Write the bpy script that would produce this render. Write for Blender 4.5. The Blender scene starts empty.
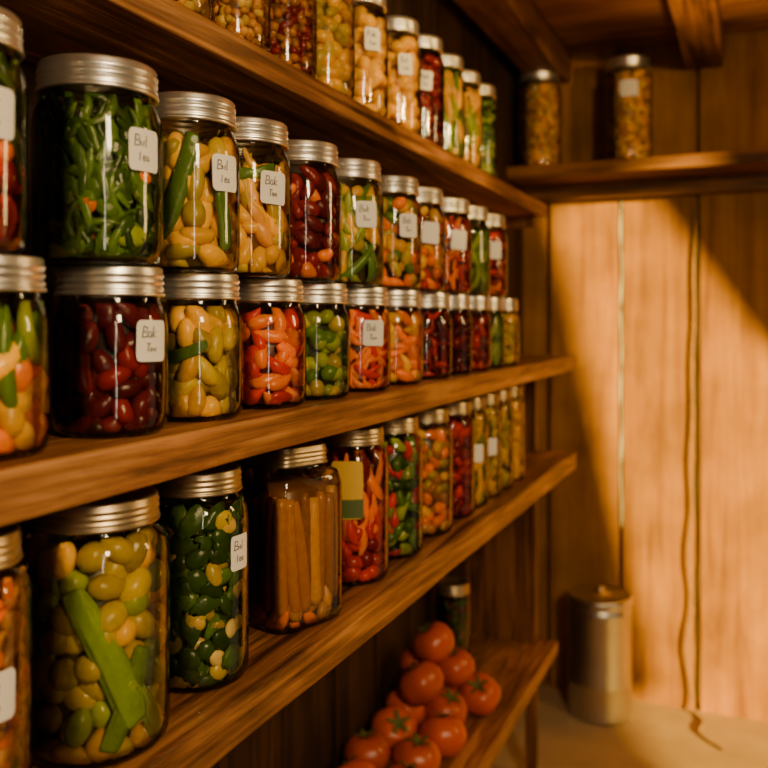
import bpy, bmesh, math, random
import numpy as np
from mathutils import Vector, Matrix
rng = np.random.default_rng(7)
random.seed(7)
scene = bpy.context.scene
col = scene.collection

# ---------------------------------------------------------------- materials
def new_mat(name):
    m = bpy.data.materials.new(name); m.use_nodes = True
    nt = m.node_tree
    for n in list(nt.nodes): nt.nodes.remove(n)
    out = nt.nodes.new('ShaderNodeOutputMaterial')
    return m, nt, out

def wood(name, dark, mid, light, axis=1, rough=0.55, grain=1.0, bump=0.35, island=0.0, fine=0.45):
    m, nt, out = new_mat(name)
    N = nt.nodes.new; L = nt.links.new
    tc = N('ShaderNodeTexCoord'); geo = N('ShaderNodeNewGeometry')
    off = N('ShaderNodeVectorMath'); off.operation = 'ADD'
    mul = N('ShaderNodeVectorMath'); mul.operation = 'SCALE'; mul.inputs['Scale'].default_value = 7.3
    comb = N('ShaderNodeCombineXYZ')
    for i in range(3): L(geo.outputs['Random Per Island'], comb.inputs[i])
    L(comb.outputs[0], mul.inputs[0])
    L(tc.outputs['Object'], off.inputs[0]); L(mul.outputs[0], off.inputs[1])
    mp = N('ShaderNodeMapping'); s = [14.0*grain]*3; s[axis] = 1.3*grain
    mp.inputs['Scale'].default_value = s
    L(off.outputs[0], mp.inputs[0])
    n1 = N('ShaderNodeTexNoise'); n1.inputs['Scale'].default_value = 1.6
    n1.inputs['Detail'].default_value = 8; n1.inputs['Roughness'].default_value = 0.62; n1.inputs['Distortion'].default_value = 1.4
    L(mp.outputs[0], n1.inputs['Vector'])
    mp2 = N('ShaderNodeMapping'); s2 = [90.0*grain]*3; s2[axis] = 3.0*grain
    mp2.inputs['Scale'].default_value = s2; L(off.outputs[0], mp2.inputs[0])
    n2 = N('ShaderNodeTexNoise'); n2.inputs['Scale'].default_value = 1.5; n2.inputs['Detail'].default_value = 4
    L(mp2.outputs[0], n2.inputs['Vector'])
    mx = N('ShaderNodeMath'); mx.operation = 'MULTIPLY_ADD'; mx.inputs[1].default_value = fine
    L(n2.outputs[0], mx.inputs[0])
    a = N('ShaderNodeMath'); a.operation = 'MULTIPLY_ADD'; a.inputs[1].default_value = 0.62; a.inputs[2].default_value = (0.45-fine)*0.5
    L(n1.outputs[0], a.inputs[0]); L(a.outputs[0], mx.inputs[2])
    cr = N('ShaderNodeValToRGB')
    cr.color_ramp.elements[0].position = 0.40; cr.color_ramp.elements[0].color = (*dark, 1)
    cr.color_ramp.elements[1].position = 0.68; cr.color_ramp.elements[1].color = (*light, 1)
    e = cr.color_ramp.elements.new(0.53); e.color = (*mid, 1)
    L(mx.outputs[0], cr.inputs[0])
    # broad stains / wear
    n3 = N('ShaderNodeTexNoise'); n3.inputs['Scale'].default_value = 5.0; n3.inputs['Detail'].default_value = 5
    L(off.outputs[0], n3.inputs['Vector'])
    mr = N('ShaderNodeMapRange'); mr.inputs[1].default_value = 0.35; mr.inputs[2].default_value = 0.65; mr.inputs[3].default_value = 0.70; mr.inputs[4].default_value = 1.12
    L(n3.outputs[0], mr.inputs[0])
    hsv = N('ShaderNodeHueSaturation')
    v = N('ShaderNodeMath'); v.operation = 'MULTIPLY_ADD'; v.inputs[1].default_value = island; v.inputs[2].default_value = 1 - island/2
    L(geo.outputs['Random Per Island'], v.inputs[0])
    vm = N('ShaderNodeMath'); vm.operation = 'MULTIPLY'; L(v.outputs[0], vm.inputs[0]); L(mr.outputs[0], vm.inputs[1])
    L(vm.outputs[0], hsv.inputs['Value'])
    L(cr.outputs[0], hsv.inputs['Color'])
    b = N('ShaderNodeBsdfPrincipled'); b.inputs['Roughness'].default_value = rough
    b.inputs['Specular IOR Level'].default_value = 0.3
    L(hsv.outputs[0], b.inputs['Base Color'])
    bp = N('ShaderNodeBump'); bp.inputs['Strength'].default_value = bump; bp.inputs['Distance'].default_value = 0.004
    L(mx.outputs[0], bp.inputs['Height']); L(bp.outputs[0], b.inputs['Normal'])
    L(b.outputs[0], out.inputs[0])
    return m

def simple(name, c, rough=0.4, metal=0.0, var=0.25, nscale=60, spec=0.5, bump=0.0, sss=0.0):
    m, nt, out = new_mat(name)
    N = nt.nodes.new; L = nt.links.new
    tc = N('ShaderNodeTexCoord'); n = N('ShaderNodeTexNoise'); n.inputs['Scale'].default_value = nscale
    n.inputs['Detail'].default_value = 4
    L(tc.outputs['Object'], n.inputs['Vector'])
    geo = N('ShaderNodeNewGeometry')
    ad = N('ShaderNodeMath'); ad.operation = 'ADD'; L(n.outputs[0], ad.inputs[0]); L(geo.outputs['Random Per Island'], ad.inputs[1])
    ma = N('ShaderNodeMath'); ma.operation = 'MULTIPLY_ADD'; ma.inputs[1].default_value = var; ma.inputs[2].default_value = 1 - var
    L(ad.outputs[0], ma.inputs[0])
    h = N('ShaderNodeHueSaturation'); h.inputs['Color'].default_value = (*c, 1); L(ma.outputs[0], h.inputs['Value'])
    b = N('ShaderNodeBsdfPrincipled'); L(h.outputs[0], b.inputs['Base Color'])
    b.inputs['Roughness'].default_value = rough; b.inputs['Metallic'].default_value = metal
    b.inputs['Specular IOR Level'].default_value = spec
    if bump > 0:
        bp = N('ShaderNodeBump'); bp.inputs['Strength'].default_value = bump; bp.inputs['Distance'].default_value = 0.003
        L(n.outputs[0], bp.inputs['Height']); L(bp.outputs[0], b.inputs['Normal'])
    L(b.outputs[0], out.inputs[0])
    return m

def glass(name, tint, edge):
    m, nt, out = new_mat(name)
    N = nt.nodes.new; L = nt.links.new
    lw = N('ShaderNodeLayerWeight'); lw.inputs[0].default_value = 0.30
    mc = N('ShaderNodeMix'); mc.data_type = 'RGBA'
    mc.inputs[6].default_value = (*tint, 1); mc.inputs[7].default_value = (*edge, 1)
    L(lw.outputs['Facing'], mc.inputs[0])
    tr = N('ShaderNodeBsdfTransparent'); L(mc.outputs[2], tr.inputs[0])
    tc = N('ShaderNodeTexCoord'); n = N('ShaderNodeTexNoise'); n.inputs['Scale'].default_value = 35; n.inputs['Detail'].default_value = 1
    L(tc.outputs['Object'], n.inputs['Vector'])
    bp = N('ShaderNodeBump'); bp.inputs['Strength'].default_value = 0.25; bp.inputs['Distance'].default_value = 0.002
    L(n.outputs[0], bp.inputs['Height'])
    gl = N('ShaderNodeBsdfGlossy'); gl.inputs['Roughness'].default_value = 0.07
    L(bp.outputs[0], gl.inputs['Normal'])
    fr = N('ShaderNodeFresnel'); fr.inputs[0].default_value = 1.5
    f2 = N('ShaderNodeMath'); f2.operation = 'MULTIPLY'; f2.inputs[1].default_value = 1.05; f2.use_clamp = True
    L(fr.outputs[0], f2.inputs[0])
    mx = N('ShaderNodeMixShader'); L(f2.outputs[0], mx.inputs[0]); L(tr.outputs[0], mx.inputs[1]); L(gl.outputs[0], mx.inputs[2])
    L(mx.outputs[0], out.inputs[0])
    return m

M_shelf = wood('shelf_wood', (0.045, 0.015, 0.005), (0.25, 0.092, 0.026), (0.54, 0.235, 0.070), axis=1, rough=0.40, bump=0.8)
M_vert = wood('plank_wood', (0.19, 0.072, 0.004), (0.33, 0.140, 0.007), (0.42, 0.195, 0.011), axis=2, rough=0.8, grain=0.55, bump=0.3, island=0.4, fine=0.18)
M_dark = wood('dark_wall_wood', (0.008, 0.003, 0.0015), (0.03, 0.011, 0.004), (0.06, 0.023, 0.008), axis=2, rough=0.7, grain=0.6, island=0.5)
M_post = wood('post_wood', (0.04, 0.013, 0.005), (0.18, 0.066, 0.02), (0.32, 0.135, 0.04), axis=2, rough=0.55)
M_ceil = wood('ceiling_wood', (0.12, 0.042, 0.004), (0.34, 0.135, 0.010), (0.46, 0.20, 0.016), axis=0, rough=0.6, grain=0.6, island=0.4)
M_beam = wood('beam_wood', (0.035, 0.012, 0.003), (0.16, 0.060, 0.010), (0.28, 0.115, 0.020), axis=1, rough=0.6, grain=0.8)
M_ledge = wood('ledge_wood', (0.035, 0.012, 0.003), (0.16, 0.060, 0.010), (0.28, 0.115, 0.020), axis=0, rough=0.6, grain=0.8)
M_floor = simple('floor_concrete', (0.46, 0.32, 0.18), 0.85, var=0.5, nscale=9, bump=0.4)
M_lid = simple('lid_metal', (0.84, 0.80, 0.74), 0.32, 0.95, var=0.15, nscale=25)
M_lid2 = simple('lid_brass', (0.46, 0.35, 0.21), 0.36, 0.95, var=0.2, nscale=25)
M_glass = glass('jar_glass', (1.0, 0.965, 0.86), (0.36, 0.28, 0.15))
M_label = simple('label_paper', (0.76, 0.71, 0.64), 0.75, var=0.12, nscale=40)
M_ylabel = simple('yellow_label_paper', (0.62, 0.36, 0.012), 0.6, var=0.08)
M_glabel = simple('green_label_paper', (0.07, 0.10, 0.02), 0.6, var=0.08)
M_ink = simple('ink', (0.07, 0.055, 0.06), 0.6, var=0)
M_can = simple('galvanized_metal', (0.60, 0.57, 0.52), 0.36, 1.0, var=0.3, nscale=14, bump=0.15)
M_rope = simple('rope_fibre', (0.26, 0.14, 0.05), 0.9, var=0.4, nscale=200)
M_strip = simple('gap_light_strip', (0.36, 0.36, 0.36), 0.8, var=0.7, nscale=20)
M_strip2 = simple('gap_shade_strip', (0.03, 0.015, 0.008), 0.8, var=0.7, nscale=20)

VEG = {}
def veg(key, c, rough=0.25, var=0.6):
    VEG[key] = simple('veg_' + key, c, rough, var=var, nscale=130, spec=0.32, bump=0.35)
veg('green', (0.085, 0.160, 0.007)); veg('dgreen', (0.032, 0.066, 0.006)); veg('lgreen', (0.25, 0.30, 0.012))
veg('olive', (0.36, 0.25, 0.010)); veg('yellow', (0.74, 0.39, 0.006)); veg('ygreen', (0.48, 0.34, 0.010))
veg('orange', (0.82, 0.20, 0.001)); veg('red', (0.55, 0.026, 0.002)); veg('dred', (0.20, 0.010, 0.005))
veg('purple', (0.090, 0.009, 0.013)); veg('tan', (0.60, 0.28, 0.035)); veg('brown', (0.38, 0.145, 0.016))
veg('cream', (0.74, 0.53, 0.15)); veg('beige', (0.60, 0.39, 0.06)); veg('gold', (0.86, 0.46, 0.003))
veg('celery', (0.19, 0.28, 0.018), var=0.6)
CORE = {}
def core_mat(key):
    if key not in CORE:
        base = {'green': (0.015, 0.025, 0.003), 'amber': (0.18, 0.07, 0.003), 'red': (0.07, 0.007, 0.002), 'olive': (0.065, 0.047, 0.003),
                'purple': (0.015, 0.002, 0.003), 'brown': (0.14, 0.052, 0.008)}[key]
        CORE[key] = simple('brine_' + key, base, 0.4, var=0.3)
    return CORE[key]

# ---------------------------------------------------------------- mesh builder
class MB:
    def __init__(s): s.v = []; s.f = []; s.m = []; s.sm = []; s.n = 0; s.mats = []
    def mi(s, mat):
        if mat not in s.mats: s.mats.append(mat)
        return s.mats.index(mat)
    def add(s, verts, faces, mat, smooth=True):
        verts = np.asarray(verts, float); i = s.mi(mat)
        s.v.append(verts); s.f.extend([tuple(k + s.n for k in f) for f in faces])
        s.m.extend([i]*len(faces)); s.sm.extend([smooth]*len(faces)); s.n += len(verts)
    def build(s, name, loc=(0, 0, 0), parent=None):
        me = bpy.data.meshes.new(name)
        me.from_pydata(np.concatenate(s.v).tolist(), [], s.f)
        for m in s.mats: me.materials.append(m)
        me.polygons.foreach_set('material_index', s.m); me.polygons.foreach_set('use_smooth', s.sm)
        me.update()
        o = bpy.data.objects.new(name, me); col.objects.link(o); o.location = loc
        if parent: o.parent = parent
        return o

def sqf(ang, n):
    if n <= 2: return np.ones_like(ang)
    return (np.abs(np.cos(ang))**n + np.abs(np.sin(ang))**n)**(-1.0/n)

def revolve(prof, seg=40, sq=2, rot=0.0):
    ang = np.arange(seg)*2*math.pi/seg
    k = sqf(ang - rot, sq)
    V = []; F = []
    rings = []
    for (r, z) in prof:
        if r < 1e-6:
            rings.append((len(V), 1)); V.append((0, 0, z))
        else:
            rings.append((len(V), seg))
            for a, kk in zip(ang, k): V.append((r*kk*math.cos(a), r*kk*math.sin(a), z))
    for (s0, n0), (s1, n1) in zip(rings[:-1], rings[1:]):
        for i in range(seg):
            j = (i+1) % seg
            if n0 == 1 and n1 == 1: continue
            if n0 == 1: F.append((s0, s1+j, s1+i))
            elif n1 == 1: F.append((s0+i, s0+j, s1))
            else: F.append((s0+i, s0+j, s1+j, s1+i))
    return V, F

def piece_template(nr, ns):
    F = []
    for i in range(nr-1):
        for j in range(ns):
            k = (j+1) % ns
            F.append((i*ns+j, i*ns+k, (i+1)*ns+k, (i+1)*ns+j))
    F.append(tuple(range(ns-1, -1, -1))); F.append(tuple((nr-1)*ns+j for j in range(ns)))
    return F

def piece(L, r, bend, flat, u, v, w, c, nr=7, ns=8, power=0.5, taper=0.0):
    th = np.linspace(-math.pi/2*0.93, math.pi/2*0.93, nr)
    t = np.sin(th)
    rad = r*np.power(np.clip(1-t*t, 0, 1), power)*(1 - taper*t)
    ph = np.arange(ns)*2*math.pi/ns
    P = (c[None, None, :] + (t*L/2)[:, None, None]*u + (bend*(t*t-0.4))[:, None, None]*v
         + (rad[:, None]*np.cos(ph)[None, :])[..., None]*v + (rad[:, None]*np.sin(ph)[None, :]*flat)[..., None]*w)
    return P.reshape(-1, 3)

KIND = {  # length, radius, bend, flat, vertical bias (0 random ..1), power, taper
    'olive': (0.024, 0.0095, 0.0, 1.0, 0.0, 0.5, 0), 'pepper': (0.032, 0.0080, 0.003, 1.0, 0.2, 0.45, 0.35),
    'bean': (0.036, 0.0052, 0.006, 1.0, 0.3, 0.3, 0), 'pod': (0.062, 0.0068, 0.007, 0.9, 0.8, 0.35, 0.2),
    'gbean': (0.050, 0.0042, 0.010, 1.0, 0.45, 0.25, 0.1), 'beet': (0.028, 0.0085, 0.002, 1.0, 0.1, 0.4, 0.15),
    'slice': (0.022, 0.0095, 0.0, 0.45, 0.0, 0.5, 0), 'leaf': (0.030, 0.011, 0.006, 0.4, 0.3, 0.6, 0.2),
    'noodle': (0.02, 0.0042, 0.004, 1.0, 0.0, 0.3, 0), 'stick': (0.128, 0.0088, 0.002, 1.0, 1.0, 0.07, 0.04),
    'big': (0.030, 0.0120, 0.0, 1.0, 0.0, 0.5, 0), 'small': (0.013, 0.0058, 0.0, 1.0, 0.0, 0.5, 0),
    'potato': (0.034, 0.0105, 0.002, 1.0, 0.3, 0.45, 0.1),
    'cherry': (0.021, 0.0105, 0.0, 1.0, 0.0, 0.5, 0),
}

GLY = {'B': [[(0, 0), (0, 1)], [(0, 1), (.5, .9), (.5, .6), (0, .5), (.6, .4), (.6, .1), (0, 0)]],
       'e': [[(0, .3), (.45, .35), (.4, .6), (.1, .6), (0, .2), (.2, 0), (.5, .1)]],
       'a': [[(.45, .5), (.1, .55), (0, .1), (.3, 0), (.45, .5), (.5, 0)]],
       'n': [[(0, .5), (.05, 0), (.1, .4), (.35, .5), (.45, 0)]],
       'T': [[(0, 1), (.7, .95)], [(.35, 1), (.3, 0)]], 'o': [[(.2, .5), (0, .2), (.2, 0), (.45, .2), (.2, .5)]],
       'w': [[(0, .5), (.12, 0), (.25, .4), (.4, 0), (.5, .5)]], 'k': [[(0, 0), (0, 1)], [(.45, .6), (.05, .3), (.5, 0)]],
       's': [[(.4, .5), (.1, .5), (.35, .2), (0, 0)]], 'l': [[(.1, 1), (.1, 0), (.25, .05)]], 'i': [[(.1, .5), (.1, 0)]],
       'P': [[(0, 0), (0, 1), (.5, .9), (.5, .55), (0, .45)]], 'r': [[(0, .5), (.05, 0), (.1, .4), (.4, .5)]]}
WORDS = [('Bwk', 'Tow'), ('Bak', 'Tow'), ('Pok', 'lan'), ('Bak', 'Tan'), ('Bwl', 'lea')]

def add_label(mb, R, a0, zc, w, h, mat=None, text=True, sq=2, rot=0.0, mat2=None):
    mat = mat or M_label
    cr = min(w, h)*0.14
    tilt = random.uniform(-0.07, 0.07)
    us = np.concatenate([np.linspace(-w/2, -w/2+cr, 5), np.linspace(-w/2+cr, w/2-cr, 9)[1:-1], np.linspace(w/2-cr, w/2, 5)])
    def pt(u, v, off):
        u, v = u - v*tilt, v + u*tilt
        a = a0 + u/R
        k = float(sqf(np.array([a-rot]), sq)[0])
        r = R*k + off
        return (r*math.cos(a), r*math.sin(a), zc+v)
    V = []; F = []
    for u in us:
        dx = max(0, abs(u) - (w/2-cr))
        hh = h/2 - cr + math.sqrt(max(0, cr*cr-dx*dx))
        V.append(pt(u, -hh, 0.0007)); V.append(pt(u, hh, 0.0007))
    for i in range(len(us)-1): F.append((2*i, 2*i+2, 2*i+3, 2*i+1))
    mb.add(V, F, mat)
    if mat2:
        V = []; F = []
        for u in np.linspace(-w/2*0.99, w/2*0.99, 9):
            V.append(pt(u, -h*0.48, 0.0012)); V.append(pt(u, -h*0.16, 0.0012))
        for i in range(8): F.append((2*i, 2*i+2, 2*i+3, 2*i+1))
        mb.add(V, F, mat2)
    if text:
        ws = random.choice(WORDS)
        for li, word in enumerate(ws):
            sc = h*0.27 if li == 0 else h*0.2
            x = -w*0.34 + (0 if li == 0 else w*0.12); y = h*0.08 if li == 0 else -h*0.26
            for ch in word:
                for stroke in GLY[ch]:
                    V = []; F = []
                    lw = 0.00045
                    pts = [(x+px*sc*0.8 + py*sc*0.12, y+py*sc) for px, py in stroke]
                    for k, (px, py) in enumerate(pts):
                        q = pts[min(k+1, len(pts)-1)]; p0 = pts[max(k-1, 0)]
                        dx, dy = q[0]-p0[0], q[1]-p0[1]; l = math.hypot(dx, dy)+1e-9
                        nx_, ny_ = -dy/l*lw, dx/l*lw
                        V.append(pt(px-nx_, py-ny_, 0.0011)); V.append(pt(px+nx_, py+ny_, 0.0011))
                    for k in range(len(pts)-1): F.append((2*k, 2*k+2, 2*k+3, 2*k+1))
                    mb.add(V, F, M_ink)
                x += sc*0.55

def make_jar(name, x, y, z, R, H, layers, core='olive', label=None, seg=48, sq=2, lid=True, neck=0.86, extra=None, lw=0.031, lh=0.033, lz=0.56, ylabel=False, lid_h=0.024, dens=1.0, fillf=1.0, lores=False, lidmat=None):
    mb = MB()
    hb = H - lid_h
    rot = 0.0 if sq <= 2 else math.radians(-20)
    nR = neck*R
    gp = [(0, 0.003), (0.62*R, 0.002), (0.70*R, 0.0), (0.86*R, 0.0005), (0.95*R, 0.004), (0.99*R, 0.010), (R, 0.018), (R, hb*0.45), (R, hb-0.030),
          (0.99*R, hb-0.022), (0.955*R, hb-0.014), (0.90*R, hb-0.008), (nR, hb-0.004), (nR, hb)]
    gp += [(nR, H-0.004), (0, H-0.004)]
    V, F = revolve(gp, seg, sq, rot); mb.add(V, F, M_glass)
    lr = nR + 0.0022
    lp = [(0, H-0.0015), (lr*0.90, H-0.0018), (lr*0.91, H-0.0004), (lr*0.97, H), (lr, H-0.0015)]
    for i in range(3):
        z0 = H - 0.004 - i*(lid_h-0.007)/3; dz = (lid_h-0.007)/3
        lp += [(lr-0.0005, z0), (lr+0.0009, z0-dz*0.35), (lr+0.0009, z0-dz*0.6), (lr-0.0005, z0-dz*0.95)]
    lp += [(lr+0.0015, hb+0.003), (lr+0.0018, hb+0.0012), (lr+0.0012, hb), (nR+0.0004, hb+0.0002)]
    V, F = revolve(lp, seg, sq, rot); mb.add(V, F, lidmat or M_lid)
    rin = R*0.965; hf = (hb - 0.016)*fillf
    rmax = max(KIND[l[0]][1] for l in layers)
    rc = rin - rmax*1.35
    V, F = revolve([(0, 0.006), (rc, 0.006), (rc, hf*0.93), (rc*0.9, hf*0.955), (0, hf*0.955)], 20, sq, rot); mb.add(V, F, core_mat(core))
    nr, ns = (5, 6) if lores else (8, 9)
    tmpl = piece_template(nr, ns)
    def put(kind, mat, a, zc, sc=1.0, vert=None, depth=0.0):
        L, r, bend, flat, vb, pw, tp = KIND[kind]
        L *= sc*(random.uniform(0.75, 1.2) if kind != 'stick' else random.uniform(0.92, 1.08)); r *= sc*random.uniform(0.8, 1.12)
        w = np.array([math.cos(a), math.sin(a), 0]); t = np.array([-math.sin(a), math.cos(a), 0]); up = np.array([0, 0, 1.0])
        if random.random() < vb or vert: al = random.gauss(math.pi/2, 0.20 if vb < 1 else 0.05)
        else: al = random.uniform(0, math.pi)
        u = t*math.cos(al)+up*math.sin(al) + w*random.gauss(0, 0.18 if vb < 1 else 0.0); u /= np.linalg.norm(u)
        v = np.cross(w, u); v /= np.linalg.norm(v); ww = np.cross(u, v)
        if random.random() < 0.5: v = -v
        k = float(sqf(np.array([a-rot]), sq)[0])
        c = w*((rin - r*flat*1.0)*k - depth); c[2] = zc
        P = piece(L, r, bend*random.uniform(0.3, 1.6), flat, u, v, ww, c, nr, ns, pw, tp)
        if kind == 'leaf': P = P + rng.normal(0, 0.0013, P.shape)
        rr = np.hypot(P[:, 0], P[:, 1]); aa = np.arctan2(P[:, 1], P[:, 0]); kk = sqf(aa-rot, sq)*rin
        lim = kk*np.clip(0.86+0.14*np.clip((P[:, 2]-0.003)/0.014, 0, 1), 0, 1)*(1 - 0.06*np.clip((P[:, 2]-(hb-0.026))/0.016, 0, 1))
        f = np.where(rr > lim, lim/np.maximum(rr, 1e-6), 1.0)
        P[:, 0] *= f; P[:, 1] *= f
        P[:, 2] = np.clip(P[:, 2], 0.0045, hb-0.006)
        mb.add(P, tmpl, mat)
    for (kind, keys, z0, z1) in layers:
        L, r, *_ = KIND[kind]; vb = KIND[kind][4]
        if kind == 'stick':
            cols = 26
            for j in range(cols):
                a = (j + random.uniform(-.2, .2))*2*math.pi/cols
                put(kind, VEG[random.choice(keys)], a, 0.020+L/2+random.uniform(-.004, .008), depth=random.choice([0, 0, 0.4])*r)
            continue
        if vb >= 0.8: ch, cw = L*0.62, 2*r*0.82
        else:
            ch = cw = math.sqrt(L*2*r)*0.80
        ch /= dens; cw /= dens
        za, zb = 0.006+r*0.6+(hf-0.006)*z0, 0.006+(hf-0.006)*z1 - r*0.3
        if vb >= 0.8: za += L*0.3; zb -= L*0.3
        rows = max(1, int(round((zb-za)/ch))+1); cols = max(6, int(2*math.pi*rin/cw))
        for i in range(rows):
            zz = za + (zb-za)*(i/(rows-1) if rows > 1 else 0.5)
            for j in range(cols):
                a = (j + 0.5*(i % 2) + random.uniform(-.4, .4))*2*math.pi/cols
                key = random.choice(keys)
                put(kind, VEG[key], a, zz + random.uniform(-.35, .35)*ch, depth=random.choice([0, 0, 0.3, 0.8])*r)
    for ex in (extra or []):
        kind, key, a, zz, L, r, tilt = ex
        w = np.array([math.cos(a), math.sin(a), 0]); t = np.array([-math.sin(a), math.cos(a), 0]); up = np.array([0, 0, 1.0])
        u = t*math.sin(tilt)+up*math.cos(tilt); v = np.cross(w, u)
        c = w*(rin-r*0.55); c[2] = zz
        nr2, ns2 = 16, 32
        P = piece(L, r, 0.003, 0.6, u, v, w, c, nr2, ns2, 0.10, 0.12).reshape(nr2, ns2, 3)
        if kind == 'celery':   # ribbed stalk
            cen = P.mean(axis=1, keepdims=True); rib = 1 + 0.06*np.sign(np.cos(np.arange(ns2)*math.pi/2))[None, :, None]
            P = cen + (P-cen)*rib
        P = P.reshape(-1, 3)
        rr = np.hypot(P[:, 0], P[:, 1]); f = np.where(rr > rin*1.012, rin*1.012/rr, 1.0); P[:, 0] *= f; P[:, 1] *= f
        P[:, 2] = np.clip(P[:, 2], 0.005, hb-0.008)
        mb.add(P, piece_template(nr2, ns2), VEG[key])
    if label is not None:
        if ylabel: add_label(mb, R, label, H*0.62, 0.042, 0.075, M_ylabel, False, sq, rot, M_glabel)
        else: add_label(mb, R, label, H*lz, lw, lh, None, not lores, sq, rot)
    return mb.build(name, (x, y, z))

def box(name, lo, hi, mat, parent=None, bevel=0.003, cuts=0, axis=1, jit=0.0):
    bm = bmesh.new()
    n = cuts + 1
    lo = Vector(lo); hi = Vector(hi)
    V = []
    for i in range(n+1):
        t = i/n
        p = [None]*4
        oth = [k for k in range(3) if k != axis]
        for ci, (a, b) in enumerate([(0, 0), (1, 0), (1, 1), (0, 1)]):
            c = [0, 0, 0]; c[axis] = lo[axis]+(hi[axis]-lo[axis])*t
            j1 = jit*(math.sin(t*23+ci*2)+math.sin(t*57+ci)*0.6) ; j2 = jit*(math.sin(t*31+ci*1.3))*0.6
            c[oth[0]] = (hi if a else lo)[oth[0]] + (j1 if jit else 0)
            c[oth[1]] = (hi if b else lo)[oth[1]] + (j2 if jit and b == 0 else 0)
            p[ci] = bm.verts.new(c)
        V.append(p)
    for i in range(n):
        for k in range(4):
            bm.faces.new((V[i][k], V[i][(k+1) % 4], V[i+1][(k+1) % 4], V[i+1][k]))
    bm.faces.new(V[0][::-1]); bm.faces.new(V[-1])
    bmesh.ops.recalc_face_normals(bm, faces=bm.faces)
    me = bpy.data.meshes.new(name); bm.to_mesh(me); bm.free(); me.materials.append(mat)
    o = bpy.data.objects.new(name, me); col.objects.link(o)
    if parent: o.parent = parent
    if bevel > 0:
        md = o.modifiers.new('bevel', 'BEVEL'); md.width = bevel; md.segments = 3; md.limit_method = 'ANGLE'; md.angle_limit = math.radians(50)
    return o

def planks(name, boxes, mat, extra_mat=None):
    mb = MB()
    for lo, hi in boxes:
        b = 0.003
        x0, y0, z0 = lo; x1, y1, z1 = hi
        bm = bmesh.new(); bmesh.ops.create_cube(bm, size=1)
        for v in bm.verts:
            v.co = Vector(((x0+x1)/2+v.co.x*(x1-x0), (y0+y1)/2+v.co.y*(y1-y0), (z0+z1)/2+v.co.z*(z1-z0)))
        bmesh.ops.bevel(bm, geom=bm.edges[:], offset=b, segments=2, affect='EDGES')
        bm.verts.index_update()
        mb.add([tuple(v.co) for v in bm.verts], [tuple(v.index for v in f.verts) for f in bm.faces], mat, False)
        bm.free()
    return mb.build(name)

CZ = 1.22; YB = 2.88; XL = -0.72; XR = 1.0; YF = -1.4; ZC = 2.10
# ---------------------------------------------------------------- room shell
planks('floor', [((XL-0.1, YF-0.1, -0.05), (XR+0.1, YB+0.1, 0.0))], M_floor)
bx = []
bounds = [XL-0.04, -0.634, -0.40, -0.166, 0.068, 0.302, 0.536, 0.77, XR+0.04]
for a, b in zip(bounds[:-1], bounds[1:]):
    bx.append(((a+0.007, YB, 0.0), (b-0.007, YB+0.03, ZC+0.02)))
bx.append(((XL-0.04, YB+0.032, 0), (XR+0.04, YB+0.05, ZC+0.02)))
planks('wall_back', bx, M_vert)
bx = []
y = YF
while y < YB:
    bx.append(((XL-0.03, y+0.002, 0), (XL, min(y+0.19, YB)-0.002, ZC+0.02))); y += 0.19
bx.append(((XL-0.05, YF, 0), (XL-0.032, YB, ZC+0.02)))
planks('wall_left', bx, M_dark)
bx = []
y = YF
while y < YB:
    bx.append(((XL-0.03, y+0.002, ZC), (XR+0.03, min(y+0.16, YB+0.03)-0.002, ZC+0.03))); y += 0.16
bx.append(((XL-0.05, YF-0.05, ZC+0.031), (XR+0.05, YB+0.05, ZC+0.05)))
planks('ceiling', bx, M_ceil)
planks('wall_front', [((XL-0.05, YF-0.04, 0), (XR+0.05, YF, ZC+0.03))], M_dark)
# right wall with an invented opening, cut to shape the sun patch
bm = bmesh.new()
outer = [(YF, 0), (YB+0.05, 0), (YB+0.05, ZC+0.03), (YF, ZC+0.03)]
hole = [(1.20, 0.012), (2.42, 0.012), (2.42, 0.66), (2.02, 1.22), (1.60, 1.93), (1.51, 2.06), (1.246, 2.04), (1.575, 0.42), (1.20, 0.345)]
edges = []
for loop in (outer, hole):
    vs = [bm.verts.new((XR, p[0], p[1])) for p in loop]
    for i in range(len(vs)): edges.append(bm.edges.new((vs[i], vs[(i+1) % len(vs)])))
bmesh.ops.triangle_fill(bm, use_beauty=True, use_dissolve=False, edges=edges)
ext = bmesh.ops.extrude_face_region(bm, geom=bm.faces[:])
for v in [g for g in ext['geom'] if isinstance(g, bmesh.types.BMVert)]: v.co.x += 0.02
bmesh.ops.recalc_face_normals(bm, faces=bm.faces)
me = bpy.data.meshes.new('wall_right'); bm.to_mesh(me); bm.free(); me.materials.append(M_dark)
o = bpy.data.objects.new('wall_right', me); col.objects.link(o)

def strip(name, xc, z0, z1, w, mat):
    mb = MB(); V = []; F = []
    n = 60
    for i in range(n+1):
        t = i/n; zz = z0+(z1-z0)*t
        ww = w*(0.5+0.6*abs(math.sin(t*19)+0.5*math.sin(t*47)))
        cx = xc + 0.002*math.sin(t*26)
        for dx, dy in ((-ww, 0), (0, -0.003), (ww, 0)): V.append((cx+dx, YB-0.001+dy, zz))
    for i in range(n):
        for k in range(2): F.append((3*i+k, 3*i+k+1, 3*i+k+4, 3*i+k+3))
    mb.add(V, F, mat); return mb.build(name)
strip('gap_light_leak', -0.398, 0.55, 1.61, 0.0035, M_strip)  # pale strip painting in daylight that leaks through the plank gap
strip('gap_shade', -0.166, 0.02, 1.61, 0.0060, M_strip2)  # dark strip painting in the shade of the open plank gap

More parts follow.
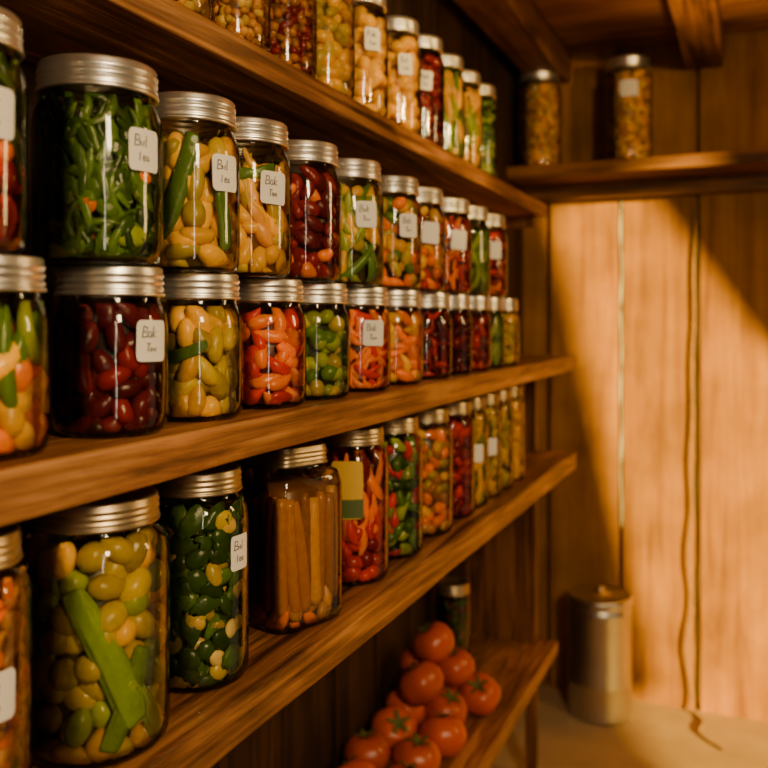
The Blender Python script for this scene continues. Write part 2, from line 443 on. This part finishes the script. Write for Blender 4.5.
# beams
box('ceiling_beam', (-0.68, YF, 2.0), (-0.56, YB-0.001, ZC), M_beam, bevel=0.006, cuts=30, jit=0.002)
box('ceiling_beam', (-0.20, YF, 2.0), (-0.09, YB-0.001, ZC), M_beam, bevel=0.006, cuts=30, jit=0.002)
box('ceiling_beam', (0.34, YF, 2.0), (0.45, YB-0.001, ZC), M_beam, bevel=0.006, cuts=30, jit=0.002)

# wall ledge
le = bpy.data.objects.new('wall_ledge_shelf', None); col.objects.link(le)
box('ledge_board', (XL+0.002, 2.66, 1.662), (XR-0.002, YB-0.001, 1.70), M_ledge, le, 0.004, 30, 0, 0.0015)
box('ledge_cleat', (XL+0.002, YB-0.04, 1.61), (XR-0.002, YB-0.001, 1.662), M_ledge, le, 0.004)

# ---------------------------------------------------------------- shelving unit
un = bpy.data.objects.new('wooden_shelving_unit', None); col.objects.link(un)
Y0, Y1 = -0.35, 2.295
zA, zB, zC_, zD = 1.525, 1.127, 0.874, 0.374
box('shelf_board_1', (XL+0.001, Y0, zA-0.032), (-0.508, Y1, zA), M_shelf, un, 0.003, 80, 1, 0.0008)
box('shelf_board_2', (XL+0.001, Y0, zB-0.036), (-0.432, Y1, zB), M_shelf, un, 0.003, 80, 1, 0.0008)
box('shelf_board_3', (XL+0.001, Y0, zC_-0.043), (-0.432, Y1, zC_), M_shelf, un, 0.003, 80, 1, 0.0008)
box('shelf_board_4', (XL+0.001, Y0, zD-0.036), (-0.480, Y1, zD), M_shelf, un, 0.003, 80, 1, 0.0008)
for i, (ya, yb) in enumerate([(2.245, 2.275), (-0.30, -0.27)]):
    box('post_%d_lower' % i, (-0.556, ya, 0), (-0.528, yb, zD-0.036), M_post, un, 0.002)
    box('post_%d_mid' % i, (-0.556, ya, zD), (-0.528, yb, zC_-0.043), M_post, un, 0.002)
    box('post_%d_upper' % i, (-0.556, ya, zC_), (-0.528, yb, zB-0.036), M_post, un, 0.002)
    box('end_panel_%d' % i, (XL+0.001, ya+0.005, zD), (-0.557, yb-0.005, zC_-0.043), M_post, un, 0.002)
    box('cleat_%d' % i, (XL+0.001, ya, zB), (XL+0.03, yb, zA-0.032), M_post, un, 0.002)
    box('bracket_%d' % i, (XL+0.03, ya, zA-0.06), (-0.53, yb, zA-0.032), M_post, un, 0.002)

# ---------------------------------------------------------------- jars
d = math.radians
E = 0.0002
XJ = -0.49
upY = [0.275, 0.420, 0.560, 0.678, 0.781, 0.901, 1.024, 1.165, 1.277, 1.407, 1.517, 1.643]
loY = [0.310, 0.442, 0.572, 0.691, 0.815, 0.926, 1.050, 1.177, 1.310, 1.423, 1.528, 1.633, 1.735]
HL, HU = 0.136, 0.160
LOW = [
 ('jar_of_pickled_peppers', [('pepper', ['red', 'orange'], 0, 1)], 'red', None),
 ('jar_of_carrots_and_green_beans', [('potato', ['orange', 'orange', 'orange', 'gold'], 0, 0.6), ('pod', ['green', 'lgreen'], 0.5, 1)], 'amber', None),
 ('jar_of_pickled_beets', [('beet', ['purple', 'dred', 'purple'], 0, 1)], 'purple', d(-6)),
 ('jar_of_banana_peppers', [('potato', ['ygreen', 'yellow', 'olive', 'ygreen'], 0, 1)], 'olive', None),
 ('jar_of_pickled_peppers', [('pepper', ['red', 'orange', 'orange', 'red'], 0, 1)], 'red', None),
 ('jar_of_green_tomatoes', [('cherry', ['lgreen', 'green', 'ygreen'], 0, 1)], 'green', None),
 ('jar_of_pickled_peppers', [('bean', ['red', 'orange', 'orange'], 0, 1)], 'red', d(-35)),
 ('jar_of_pickled_carrots', [('pepper', ['orange', 'orange', 'gold'], 0, 1)], 'amber', None),
 ('jar_of_pickled_beets', [('bean', ['dred', 'purple', 'red'], 0, 1)], 'purple', None),
 ('jar_of_pickled_beets', [('olive', ['dred', 'purple'], 0, 1)], 'purple', None),
 ('jar_of_red_preserves', [('pepper', ['dred', 'red'], 0, 1)], 'red', None),
 ('jar_of_pickled_cucumbers', [('pod', ['green', 'lgreen'], 0, 1)], 'green', None),
 ('jar_of_pickled_olives', [('olive', ['ygreen', 'yellow'], 0, 1)], 'olive', None)]
for i, (n, lay, core, lab) in enumerate(LOW):
    ex = [('pod', 'green', d(-75), 0.062, 0.06, 0.006, d(75))] if i == 3 else None
    make_jar(n, XJ + random.uniform(-.002, .002), loY[i], zB+E, 0.0463, HL, lay, core, lab, extra=ex, lores=i > 7, seg=48 if i < 7 else 28)
UP = [
 ('jar_of_pickled_cucumbers', [('pod', ['green', 'dgreen'], 0, 1)], 'green', None),
 ('jar_of_layered_vegetables', [('pepper', ['red', 'red', 'dred'], 0, 0.42), ('cherry', ['orange', 'orange', 'red'], 0.36, 0.62), ('gbean', ['green', 'dgreen'], 0.6, 1)], 'red', d(-10)),
 ('jar_of_green_beans', [('gbean', ['dgreen', 'green', 'green', 'dgreen'], 0, 1), ('pod', ['green', 'dgreen'], 0.35, 0.95), ('slice', ['green', 'dgreen', 'green', 'lgreen', 'green', 'dgreen', 'orange'], 0, 0.6)], 'green', d(-6)),
 ('jar_of_yellow_squash_pickles', [('potato', ['yellow', 'ygreen', 'yellow'], 0, 0.95)], 'olive', d(-10)),
 ('jar_of_banana_peppers', [('pepper', ['yellow', 'ygreen', 'tan', 'yellow'], 0, 0.85), ('pod', ['ygreen', 'yellow', 'green'], 0.5, 1)], 'amber', d(-22)),
 ('jar_of_pickled_beets', [('beet', ['dred', 'purple', 'orange', 'dred', 'dred'], 0, 1)], 'purple', None),
 ('jar_of_banana_peppers', [('pod', ['lgreen', 'yellow', 'green'], 0, 1), ('slice', ['yellow', 'ygreen'], 0.4, 1)], 'olive', d(-33)),
 ('jar_of_mixed_vegetables', [('olive', ['ygreen', 'green', 'yellow', 'orange'], 0, 1)], 'green', d(-30)),
 ('jar_of_pickled_carrots', [('olive', ['yellow', 'orange', 'gold', 'red'], 0, 1)], 'amber', d(-38)),
 ('jar_of_pickled_peppers', [('bean', ['dred', 'red', 'orange'], 0, 1)], 'red', d(-38)),
 ('jar_of_pickled_cucumbers', [('pod', ['green', 'lgreen'], 0, 1)], 'green', None),
 ('jar_of_pickled_peppers', [('pepper', ['red', 'orange', 'dred'], 0, 1)], 'red', d(-44))]
for i, (n, lay, core, lab) in enumerate(UP):
    ex = None
    if i == 3: ex = [('pod', 'green', d(-68), 0.075, 0.10, 0.009, d(18)), ('pod', 'green', d(-10), 0.06, 0.08, 0.007, d(-10))]
    if i == 4: ex = [('pod', 'green', d(-50), 0.105, 0.05, 0.006, d(80))]
    make_jar(n, XJ + random.uniform(-.002, .002), upY[i], zB+HL+2*E, 0.0515 if i == 2 else 0.0475, HU, lay, core, lab, extra=ex, lores=i > 7, seg=48 if i < 7 else 28)

# row on the third shelf
ROW3 = [
 ('jar_of_walnuts', 0.29, 0.050, [('small', ['tan', 'brown'], 0, 1)], 'brown', None, 2),
 ('jar_of_walnuts', 0.428, 0.050, [('noodle', ['tan', 'brown', 'tan', 'orange'], 0, 1)], 'brown', d(-12), 2),
 ('jar_of_pickled_olives_and_celery', 0.567, 0.0595, [('big', ['ygreen', 'olive', 'lgreen', 'ygreen', 'yellow'], 0, 1)], 'olive', None, 2),
 ('jar_of_stuffed_leaf_pickles', 0.708, 0.050, [('leaf', ['dgreen', 'dgreen', 'green'], 0, 1), ('slice', ['beige', 'cream', 'ygreen', 'dgreen', 'dgreen', 'green', 'olive'], 0, 0.95)], 'green', d(-2), 2),
 ('square_jar_of_breadsticks', 0.885, 0.052, [('stick', ['tan', 'brown', 'tan', 'brown'], 0.14, 0.98), ('pepper', ['tan', 'brown', 'orange'], 0, 0.15)], 'brown', None, 5),
 ('jar_of_red_radishes', 1.062, 0.050, [('cherry', ['red', 'red', 'dred'], 0, 0.4), ('pod', ['red', 'dred', 'orange'], 0.3, 1)], 'red', d(-72), 2),
 ('jar_of_mixed_pickles', 1.197, 0.048, [('pepper', ['green', 'red', 'dgreen', 'lgreen'], 0, 1)], 'green', None, 2),
 ('jar_of_pickled_olives', 1.337, 0.048, [('olive', ['olive', 'yellow', 'brown', 'orange'], 0, 1)], 'olive', None, 2),
 ('jar_of_red_preserves', 1.467, 0.045, [('olive', ['red', 'dred'], 0, 1)], 'red', None, 2),
 ('jar_of_pickled_cucumbers', 1.562, 0.043, [('pod', ['lgreen', 'yellow'], 0, 1)], 'olive', d(-45), 2),
 ('jar_of_banana_peppers', 1.655, 0.043, [('pepper', ['yellow', 'ygreen'], 0, 1)], 'olive', d(-45), 2),
 ('jar_of_banana_peppers', 1.748, 0.043, [('pod', ['yellow', 'ygreen'], 0, 1)], 'olive', None, 2),
 ('jar_of_pickled_olives', 1.842, 0.043, [('olive', ['yellow', 'gold'], 0, 1)], 'amber', None, 2)]
for i, (n, yy, R, lay, core, lab, sq) in enumerate(ROW3):
    ex = None
    if i == 2: ex = [('celery', 'celery', d(-40), 0.085, 0.12, 0.012, d(-24)), ('celery', 'celery', d(-22), 0.05, 0.08, 0.009, d(22)), ('celery', 'lgreen', d(-5), 0.04, 0.06, 0.008, d(-30))]
    make_jar(n, -0.50, yy, zC_+E, R, 0.203, lay, core, lab, extra=ex, sq=sq, ylabel=(i == 5), lid_h=0.022, lores=i > 7, seg=64 if sq > 2 else (48 if i < 7 else 28),
             neck=0.80 if sq == 2 else 0.66, lz=0.62 if i == 3 else 0.5, lidmat=M_lid2, lw=0.026 if i == 3 else 0.031)

# top shelf
ROWA = [
 ('jar_of_dried_beans', 0.62, [('small', ['beige', 'brown'], 0, 1)], 'brown', None),
 ('jar_of_dried_beans', 0.735, [('small', ['beige', 'tan'], 0, 1)], 'brown', None),
 ('jar_of_dried_beans', 0.854, [('small', ['tan', 'brown', 'beige'], 0, 1)], 'brown', None),
 ('jar_of_kidney_beans', 0.970, [('small', ['brown', 'dred', 'brown'], 0, 1)], 'brown', None),
 ('jar_of_mixed_pickles', 1.085, [('olive', ['yellow', 'ygreen', 'gold'], 0, 1)], 'olive', None),
 ('jar_of_yellow_tomatoes', 1.205, [('big', ['gold', 'yellow'], 0, 1)], 'amber', d(-38)),
 ('jar_of_yellow_tomatoes', 1.345, [('big', ['gold', 'yellow', 'gold'], 0, 1)], 'amber', d(-42)),
 ('jar_of_red_preserves', 1.465, [('olive', ['dred', 'purple', 'dred'], 0, 1)], 'red', d(-55)),
 ('jar_of_pickled_cucumbers', 1.585, [('pod', ['green', 'lgreen', 'yellow'], 0, 1)], 'green', None),
 ('jar_of_banana_peppers', 1.70, [('pod', ['yellow', 'lgreen'], 0, 1)], 'olive', None),
 ('jar_of_pickled_cucumbers', 1.81, [('olive', ['green', 'lgreen'], 0, 1)], 'green', None)]
for i, (n, yy, lay, core, lab) in enumerate(ROWA):
    make_jar(n, -0.556, yy, zA+E, 0.0455, 0.190 if i < 7 else 0.196, lay, core, lab, lores=i > 8, seg=36, lw=0.026, lh=0.034, lz=0.58)
# ledge jars
make_jar('jar_of_dried_pasta', -0.640, 2.765, 1.70+E, 0.071, 0.31, [('olive', ['beige', 'tan', 'yellow'], 0, 1)], 'amber', None, lid_h=0.034, seg=36, lores=True)
make_jar('jar_of_dried_pasta', -0.362, 2.765, 1.70+E, 0.073, 0.32, [('pepper', ['beige', 'tan', 'yellow'], 0, 1)], 'amber', d(-80), lid_h=0.034, seg=36, lw=0.055, lh=0.05, lz=0.68, lores=True)
# jar behind tomatoes
make_jar('jar_of_dark_preserves', -0.665, 1.98, zD+E, 0.042, 0.22, [('olive', ['purple', 'dgreen'], 0, 1)], 'purple', None, seg=32, lores=True, lidmat=M_lid2)

# ---------------------------------------------------------------- tomatoes
M_tom = simple('tomato_skin', (0.56, 0.075, 0.003), 0.33, var=0.45, nscale=12)
M_cal = simple('tomato_calyx', (0.08, 0.10, 0.02), 0.7, var=0.3)
mb = MB()
def tomato(x, y, z, r):
    nu, nv = 26, 16; V = []; F = []
    rot = Matrix.Rotation(random.uniform(-.7, .7), 3, 'X') @ Matrix.Rotation(random.uniform(-.7, .7), 3, 'Y') @ Matrix.Rotation(random.uniform(0, 6), 3, 'Z')
    for j in range(nv+1):
        th = math.pi*j/nv
        for i in range(nu):
            ph = 2*math.pi*i/nu
            rr = r*(1+0.035*math.cos(5*ph)*math.sin(th))
            zz = r*0.86*math.cos(th) - r*0.22*math.exp(-(th/0.38)**2)
            p = rot @ Vector((rr*math.sin(th)*math.cos(ph), rr*math.sin(th)*math.sin(ph), zz))
            V.append((x+p.x, y+p.y, max(z+p.z, zD+0.0003)))
    for j in range(nv):
        for i in range(nu):
            k = (i+1) % nu; F.append((j*nu+i, (j+1)*nu+i, (j+1)*nu+k, j*nu+k))
    mb.add(V, F, M_tom)
    V = []; F = []
    for s in range(5):
        a = s*2*math.pi/5+0.3
        b = len(V)
        for q, (rad, wid, h) in enumerate([(0.02, 0.08, 0.68), (0.22, 0.10, 0.78), (0.42, 0.07, 0.86), (0.60, 0.005, 0.80)]):
            for sg in (-1, 1):
                p = rot @ Vector((r*(rad*math.cos(a)-sg*wid*math.sin(a)), r*(rad*math.sin(a)+sg*wid*math.cos(a)), r*h))
                V.append((x+p.x, y+p.y, z+p.z))
        for q in range(3): F.append((b+2*q, b+2*q+1, b+2*q+3, b+2*q+2))
    mb.add(V, F, M_cal)
T = [(-.545, 1.80), (-.640, 1.80), (-.585, 1.70), (-.665, 1.68), (-.555, 1.595), (-.65, 1.575), (-.57, 1.49), (-.66, 1.47), (-.55, 1.385), (-.64, 1.37), (-.665, 1.275)]
for (x, y) in T: tomato(x, y, zD+0.0425, random.uniform(.044, .048))
for (x, y) in [(-.59, 1.765), (-.625, 1.66), (-.665, 1.75)]: tomato(x, y, zD+0.108, random.uniform(.043, .047))
tomato(-.62, 1.72, zD+0.170, .045)
mb.build('tomato_pile', (0, 0, 0))

# ---------------------------------------------------------------- metal canister
mb = MB()
r = 0.098
p = [(0, 0.004), (r*0.93, 0.004), (r*0.95, 0), (r*0.99, 0), (r, 0.006), (r*0.985, 0.014), (r*0.985, 0.10), (r*0.995, 0.105), (r*0.985, 0.11), (r*0.985, 0.315),
     (r*0.995, 0.32), (r*0.985, 0.325), (r*0.96, 0.338), (r*0.90, 0.345)]
V, F = revolve(p, 56); mb.add(V, F, M_can)
p = [(r*0.88, 0.340), (r*1.01, 0.341), (r*1.02, 0.345), (r*1.02, 0.362), (r*1.0, 0.368), (r*0.95, 0.370), (r*0.92, 0.366), (r*0.5, 0.374), (r*0.16, 0.377), (r*0.15, 0.387), (r*0.1, 0.391), (0, 0.392)]
V, F = revolve(p, 56); mb.add(V, F, M_can)
mb.build('metal_canister', (-0.445, 2.755, 0.001))

# ---------------------------------------------------------------- rope
cu = bpy.data.curves.new('hanging_rope', 'CURVE'); cu.dimensions = '3D'; cu.bevel_depth = 0.0026; cu.bevel_resolution = 2
for st in range(3):
    sp = cu.splines.new('NURBS'); pts = []
    n = 160
    for i in range(n):
        t = i/(n-1)
        z = 1.60 - t*1.59
        amp = 0.002 + 0.016*max(0, t-0.45)
        x = -0.172 + amp*math.sin(t*34) - 0.02*t
        y = YB - 0.012 - 0.008*t
        a = t*160 + st*2.094
        rr = 0.0024
        pts.append((x+rr*math.cos(a), y+rr*math.sin(a), z))
    for i in range(1, 14):
        t = i/13
        pts.append((-0.19+0.09*t + 0.02*math.sin(t*7), YB-0.02-0.22*t, 0.005 + 0.002*math.cos(t*20+st*2.1)))
    sp.points.add(len(pts)-1)
    for i, q in enumerate(pts): sp.points[i].co = (*q, 1)
    sp.use_endpoint_u = True
cu.materials.append(M_rope)
ro = bpy.data.objects.new('hanging_rope', cu); col.objects.link(ro)

# ---------------------------------------------------------------- lights
def look(o, target):
    o.rotation_euler = (Vector(target) - o.location).to_track_quat('-Z', 'Y').to_euler()
sl = bpy.data.lights.new('sun', 'SUN'); sl.energy = 21; sl.color = (1.0, 0.62, 0.10); sl.angle = d(2.4)
so = bpy.data.objects.new('sun', sl); col.objects.link(so); so.location = (4, -1, 3)
so.rotation_euler = Vector((-1, 1, -0.28)).to_track_quat('-Z', 'Y').to_euler()

def area(name, loc, tgt, sx, sy, power, c):
    l = bpy.data.lights.new(name, 'AREA'); l.shape = 'RECTANGLE'; l.size = sx; l.size_y = sy; l.energy = power; l.color = c
    o = bpy.data.objects.new(name, l); col.objects.link(o); o.location = loc; look(o, tgt); return o
def spot(name, loc, tgt, power, ang, c, blend=0.6, size=0.04):
    l = bpy.data.lights.new(name, 'SPOT'); l.energy = power; l.spot_size = d(ang); l.spot_blend = blend; l.color = c; l.shadow_soft_size = size
    o = bpy.data.objects.new(name, l); col.objects.link(o); o.location = loc; look(o, tgt); return o
area('added_key_light', (0.80, -0.20, 1.85), (-0.5, 0.75, 1.08), 0.20, 0.4, 24, (1.0, 0.73, 0.38))  # soft key lamp added to light the near jars, no doorway modelled
area('added_streak_light', (0.55, -0.25, 1.25), (-0.5, 0.6, 1.10), 0.05, 0.8, 2.2, (1.0, 0.80, 0.55))  # slim lamp added for vertical highlight streaks on the jars
area('added_rim_light', (0.93, 1.75, 1.65), (-0.5, 0.9, 1.1), 0.20, 0.5, 8, (1.0, 0.64, 0.22))  # lamp added for warm rims on the jars, no window behind it
spot('top_shelf_fill_spot', (0.8, 0.7, 1.85), (-0.52, 1.45, 1.66), 80, 26, (1.0, 0.68, 0.20))  # spot added to brighten the top-shelf jars, no fixture there
spot('ledge_fill_spot', (0.75, 1.4, 1.8), (-0.5, 2.77, 1.86), 34, 24, (1.0, 0.62, 0.2))  # extra spot added to lift the ledge jars out of the dark
spot('ceiling_fill_spot', (0.25, 1.9, 1.1), (0.2, 2.05, 2.1), 80, 72, (1.0, 0.56, 0.12))  # unseen lamp added in mid-room to make the ceiling boards glow

w = bpy.data.worlds.new('world'); scene.world = w; w.use_nodes = True
bg = w.node_tree.nodes['Background']; bg.inputs[0].default_value = (1.0, 0.70, 0.40, 1); bg.inputs[1].default_value = 0.4

# ---------------------------------------------------------------- camera
cam = bpy.data.cameras.new('camera'); co = bpy.data.objects.new('camera', cam); col.objects.link(co)
co.location = (0, 0, CZ); co.rotation_euler = (d(90), 0, d(23.1))
cam.lens = 40.8; cam.sensor_width = 36; cam.shift_y = -64/768; cam.clip_start = 0.02
cam.dof.use_dof = True; cam.dof.focus_distance = 0.85; cam.dof.aperture_fstop = 4.8
scene.camera = co
